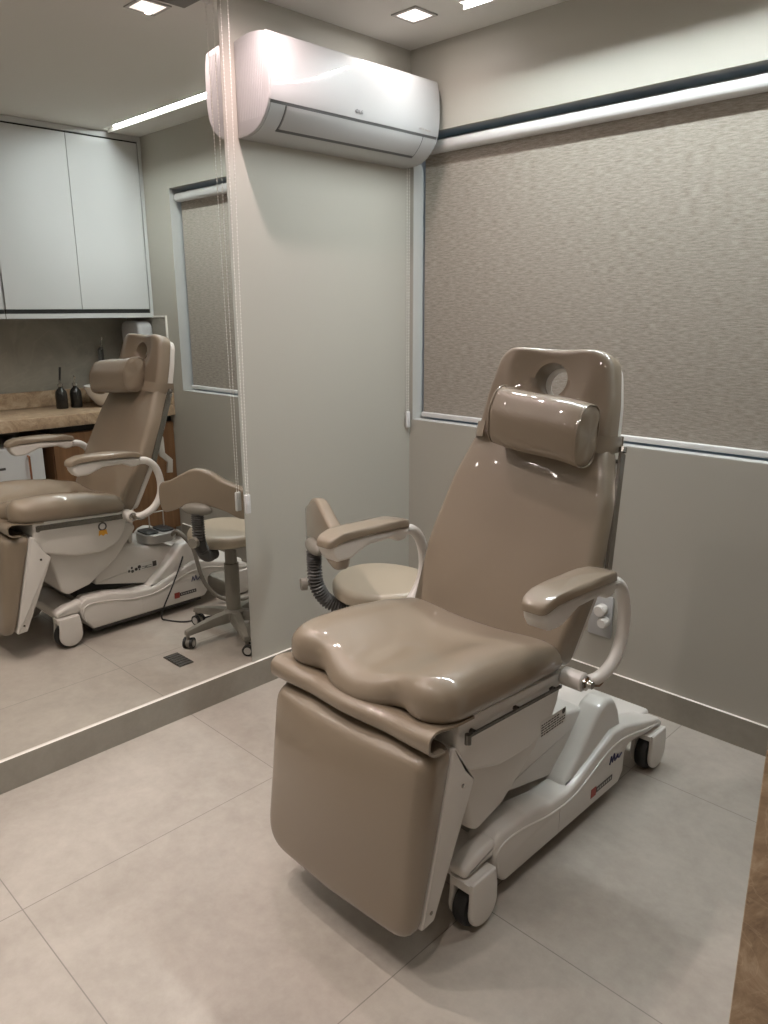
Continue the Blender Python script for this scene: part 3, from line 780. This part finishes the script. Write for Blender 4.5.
for (y, z, k) in ((-.945, .262, .007), (-.928, .258, .008), (-.930, .276, .006), (-.908, .264, .008), (-.890, .272, .009), (-.89, .258, .004)):
    lathe(bm, [(.001, 0), (k, 0), (k, .0008), (.001, .0008)], 12, (x-.0009, y, z), 'x')
box(bm, x-.0006, x, -.875, -.822, .268, .270); box(bm, x-.0006, x, -.875, -.822, .258, .260); box(bm, x-.0006, x, -.862, -.848, .2625, .2655); box(bm, x-.0006, x, -.818, -.796, .257, .284)
obj('panel_print', bm, 'ink', cp, smooth=0)
# badge and script on both sides of the base
for sx in (-1, 1):
    x = CX+sx*.2522; d = sx*.0007; bm = nb()
    def at(y): return .098+.0*(y)
    box(bm, min(x, x+d), max(x, x+d), *((-.752, -.722) if sx > 0 else (-.752, -.722)), .083, .113); bd = obj('base_badge', bm, 'red', bc, smooth=0)
    bm = nb(); box(bm, min(x, x+d), max(x, x+d), -.721, -.625, .089, .107); obj('badge_bar', bm, 'ink', bd, smooth=0)
    bm = nb(); y = -.715
    for k in range(7):
        box(bm, min(x+d, x+d*1.5), max(x+d, x+d*1.5), y, y+.008, .094, .102); y += .0125
    obj('badge_lettering', bm, 'grey', bd, smooth=0)
    bm = nb()
    for k, (ya, za, yb, zb) in enumerate(((-.648, .150, -.640, .176), (-.640, .176, -.632, .152), (-.632, .152, -.622, .178), (-.622, .178, -.616, .150), (-.612, .152, -.600, .166), (-.600, .166, -.596, .152), (-.590, .150, -.574, .160))):
        tube(bm, [(x+d, ya, za), (x+d, yb, zb)], .0024, 6)
    obj('base_script', bm, 'navy', bc)
# casters
def caster(x, y, zt):
    bm = nb(); R_ = .060
    side = [(y-.046, zt), (y+.050, zt), (y+.058, .100)]+[(y+.004+.054*cos(t), .064+.054*sin(t)) for t in [math.radians(10-k*12) for k in range(17)]]+[(y-.046, .100)]
    prism(bm, side, 'x', x-.038, x-.023, .006, 3); prism(bm, side, 'x', x+.023, x+.038, .006, 3)
    prism(bm, [(y-.050, zt-.001), (y+.050, zt-.001), (y+.050, .1235), (y-.048, .1235)], 'x', x-.030, x+.030, .004, 2)
    c_ = obj('caster', bm, 'white', ch)
    bm = nb(); lathe(bm, [(.012, -.021), (.045, -.021), (.056, -.018), (.0605, -.010), (.0605, .010), (.056, .018), (.045, .021), (.012, .021)], 36, (x, y, .0605), 'x'); obj('caster_wheel', bm, 'black', c_)
for sx in (-1, 1):
    caster(CX+sx*.235, -1.300, .1495); caster(CX+sx*.235, -.350, .1415)

bm = nb(); tube(bm, smooth_path([(.975, -.66, .30), (.935, -.70, .265), (.905, -.775, .165), (.895, -.835, .075), (.90, -.850, .02), (.885, -.83, .0045), (.81, -.785, .0045), (.785, -.72, .0045), (.755, -.50, .0045), (.745, -.25, .0045), (.78, -.08, .0045), (.84, -.035, .0045)], 8), .004, 8)
obj('power_cord', bm, 'black', mh)

# ------------------------------------------------------------------ foot control resting on the chair base
fx, fy, fz = 1.075, -.735, .390
fc = thing('foot_control', 'silver foot control with two dark pedals and a wire handle, on the chair base', 'foot control', (fx, fy, .345))
bm = nb()
ol = round_poly([(fx-.085, fy-.105), (fx+.085, fy-.105), (fx+.085, fy+.075), (fx-.085, fy+.075)], .07, 8)
prism(bm, ol, 'z', .370, .418, .008, 3); obj('pedal_base', bm, 'silver', fc)
for k, yy in ((0, fy-.058), (1, fy+.028)):
    bm = nb(); ol = round_poly([(fx-.062, yy-.036), (fx+.062, yy-.036), (fx+.062, yy+.036), (fx-.062, yy+.036)], .03, 6)
    prism(bm, ol, 'z', .4185, .4245, .002, 2); obj('pedal', bm, 'black', fc)
bm = nb(); tube(bm, [(fx+.03, fy-.03, .4185), (fx+.03, fy-.03, .505), (fx+.03, fy+.05, .505), (fx+.03, fy+.05, .4185)], .004, 8); obj('wire_handle', bm, 'white', fc)
bm = nb(); tube(bm, smooth_path([(fx-.075, fy+.03, .400), (.955, -.695, .425), (.915, -.670, .385), (.900, -.645, .335), (.900, -.628, .26), (.900, -.598, .15), (.895, -.543, .065), (.875, -.48, .020), (.84, -.39, .0112), (.825, -.25, .0112), (.87, -.10, .0112)], 8), .0105, 12); obj('control_hose', bm, 'stoolgrey', fc)

# ------------------------------------------------------------------ stool
SX, SY = .505, -.685
st = thing('swivel_stool', 'beige swivel stool with wing-shaped backrest and grey star base, between chair and mirror', 'stool', (SX, SY, 0))
def st_map(a, b, h):
    rr = math.hypot(a, b)
    return Vector((SX+a, SY+b, .487+h-.012*(b/.19)**2*(rr/.19)**2))
ol = [(.195*cos(2*PI*k/60), .190*sin(2*PI*k/60)) for k in range(60)]
bm = nb(); cushion(bm, ol, .052, .026, st_map, lambda a, b, s: .006*(1-s*s), n=80, rb=.014, rings=8); obj('seat', bm, 'leather_matte', st, smooth=60)
bm = nb(); lathe(bm, [(.001, .457), (.10, .462), (.155, .476), (.155, .4865), (.001, .4865)], 32, (SX, SY, 0)); obj('seat_pan', bm, 'stoolgrey', st)
bm = nb(); lathe(bm, [(.001, .10), (.034, .10), (.034, .36), (.028, .362), (.028, .456), (.001, .456)], 24, (SX, SY, 0)); obj('column', bm, 'stoolgrey', st)
bm = nb(); lathe(bm, [(.001, .078), (.046, .078), (.050, .09), (.048, .125), (.036, .135), (.001, .135)], 24, (SX, SY, 0))
for k in range(5):
    a = math.radians(-86+72*k); d = Vector((cos(a), sin(a), 0)); n_ = Vector((-sin(a), cos(a), 0))
    b2 = nb(); secs = []
    for (r_, w_, zb, zt) in ((.03, .030, .078, .128), (.12, .026, .078, .118), (.21, .020, .070, .100), (.255, .017, .066, .090)):
        secs.append([b2.verts.new(Vector((SX, SY, z_))+d*r_+n_*s_) for s_, z_ in ((-w_, zb), (w_, zb), (w_*.7, zt), (-w_*.7, zt))])
    for A, B in zip(secs, secs[1:]):
        for j in range(4): b2.faces.new((A[j], A[(j+1) % 4], B[(j+1) % 4], B[j]))
    b2.faces.new(secs[0]); b2.faces.new(secs[-1])
    bmesh.ops.recalc_face_normals(b2, faces=b2.faces)
    bmesh.ops.bevel(b2, geom=list(b2.edges), offset=.004, segments=2, profile=.5, affect='EDGES'); merge(bm, b2)
obj('star_base', bm, 'stoolgrey', st)
for k in range(5):
    a = math.radians(-86+72*k); p = Vector((SX, SY, 0))+Vector((cos(a), sin(a), 0))*.245
    tw = a+.9+k*.7; ax = Vector((cos(tw), sin(tw), 0)); fw = Vector((-sin(tw), cos(tw), 0)); q = p+fw*.008
    bm = nb(); tube(bm, [p+Vector((0, 0, .069)), p+Vector((0, 0, .045))], .008, 10)
    tube(bm, [q+Vector((0, 0, .026))-ax*.009, q+Vector((0, 0, .026))+ax*.009], [.022, .022], 18)
    cs = obj('caster', bm, 'stoolgrey', st)
    for s_ in (-1, 1):
        bm = nb(); tube(bm, [q+Vector((0, 0, .0262))+ax*s_*.0095, q+Vector((0, 0, .0262))+ax*s_*.022], [.026, .026], 20); obj('caster_wheel', bm, 'black', cs)
        bm = nb(); tube(bm, [q+Vector((0, 0, .0262))+ax*s_*.0222, q+Vector((0, 0, .0262))+ax*s_*.0235], .017, 18); obj('wheel_cap', bm, 'grey', cs)
# backrest: wing shaped pad
A0 = Vector((.396, -.886, .744)); BR = Vector((.90, -.42, 0)).normalized(); BNm = Vector((.42, .90, 0)).normalized()
def wing(a, b, h):
    lean = .10*b
    return A0+BR*a+Vector((0, 0, b))+BNm*(h-.028-lean*.0+.45*a*a*1.0)
ol = [(-.225, -.065), (-.20, -.094), (-.14, -.068), (-.05, -.048), (.06, -.052), (.15, -.085), (.195, -.092), (.214, -.06), (.216, 0), (.200, .035), (.15, .052), (.09, .082), (.02, .112), (-.05, .105), (-.12, .068), (-.19, .040), (-.228, .010)]
ol = [(p.x, p.y) for p in smooth_path([(q[0], q[1], 0) for q in ol], 6, True)]
bm = nb(); cushion(bm, ol, .050, .022, wing, None, n=140, rb=.014, rings=7); bk = obj('backrest', bm, 'leather', st, smooth=60)
bm = nb(); c0 = A0-BNm*.034+Vector((.004, -.002, -.062))
b2 = nb(); bmesh.ops.create_uvsphere(b2, u_segments=24, v_segments=14, radius=1)
for v in b2.verts: v.co = c0+BR*v.co.x*.075+BNm*v.co.y*.026+Vector((0, 0, 1))*v.co.z*.030*(1 if v.co.z > 0 else .8)
merge(bm, b2); obj('back_mount', bm, 'stoolgrey', bk)
path = smooth_path([c0+Vector((0, 0, -.015)), c0+Vector((0, 0, -.07)), c0+Vector((.004, .004, -.14)), c0+Vector((.020, .030, -.20)), c0+Vector((.050, .070, -.232)), c0+Vector((.080, .120, -.237))], 30)
rad = [.0235+.0055*sin(i*PI*2/5.2) for i in range(len(path))]
bm = nb(); tube(bm, path, rad, 16); obj('bellows_arm', bm, 'bellow', st, smooth=60)
bm = nb(); kb = c0+Vector((0, 0, -.135))-BNm*.018; tube(bm, [kb, kb-BNm*.012, kb-BNm*.014, kb-BNm*.034], [.008, .008, .024, .022], 14); obj('adjust_knob', bm, 'stoolgrey', st)

# ------------------------------------------------------------------ light, world, camera
def spot(x, y, w, size, col):
    l = bpy.data.lights.new('spot_beam', 'SPOT'); l.energy = w; l.color = col; l.spot_size = math.radians(size); l.spot_blend = 1.0; l.shadow_soft_size = .014
    o = bpy.data.objects.new('spot_beam', l); COL.objects.link(o); o.location = (x, y, H-.012)
for (x, y), w_, a_, c_ in zip(SPOTS, (2.5, 25, 66, 58, 24, 30), (160, 165, 112, 112, 112, 112), [(1, .84, .80), (1, .79, .79)]+[(1, .88, .82)]*4): spot(x, y, w_, a_, c_)  # beams past the first pair belong to the added, unseen spots
wd = bpy.data.worlds.new('dusk'); S.world = wd; wd.use_nodes = True
bg = wd.node_tree.nodes['Background']; bg.inputs['Color'].default_value = (.30, .50, .72, 1); bg.inputs['Strength'].default_value = .7

cam = bpy.data.cameras.new('camera'); co = bpy.data.objects.new('camera', cam); COL.objects.link(co)
F = 763.92; yaw, pitch, roll = .7792, -.2582, -.0051
cy_, sy_, cp_, sp_ = cos(yaw), sin(yaw), cos(pitch), sin(pitch)
f_ = Vector((-sy_*cp_, cy_*cp_, sp_)); r_ = Vector((cy_, sy_, 0)); u_ = r_.cross(f_)
r2 = r_*cos(roll)+u_*sin(roll); u2 = u_*cos(roll)-r_*sin(roll)
mt = Matrix((r2, u2, -f_)).transposed().to_4x4(); mt.translation = Vector((2.3993, -2.5995, 1.5)); co.matrix_world = mt
cam.sensor_fit = 'VERTICAL'; cam.sensor_height = 32; cam.lens = F/1024*32; cam.clip_start = .02
S.camera = co
S.view_settings.view_transform = 'Standard'; S.view_settings.look = 'None'; S.view_settings.gamma = 1; S.view_settings.use_curve_mapping = False
S.view_settings.exposure = 0.15
S.cycles.use_denoising = True
S.cycles.max_bounces = 10; S.cycles.diffuse_bounces = 5; S.cycles.glossy_bounces = 6
S.cycles.sample_clamp_indirect = 6
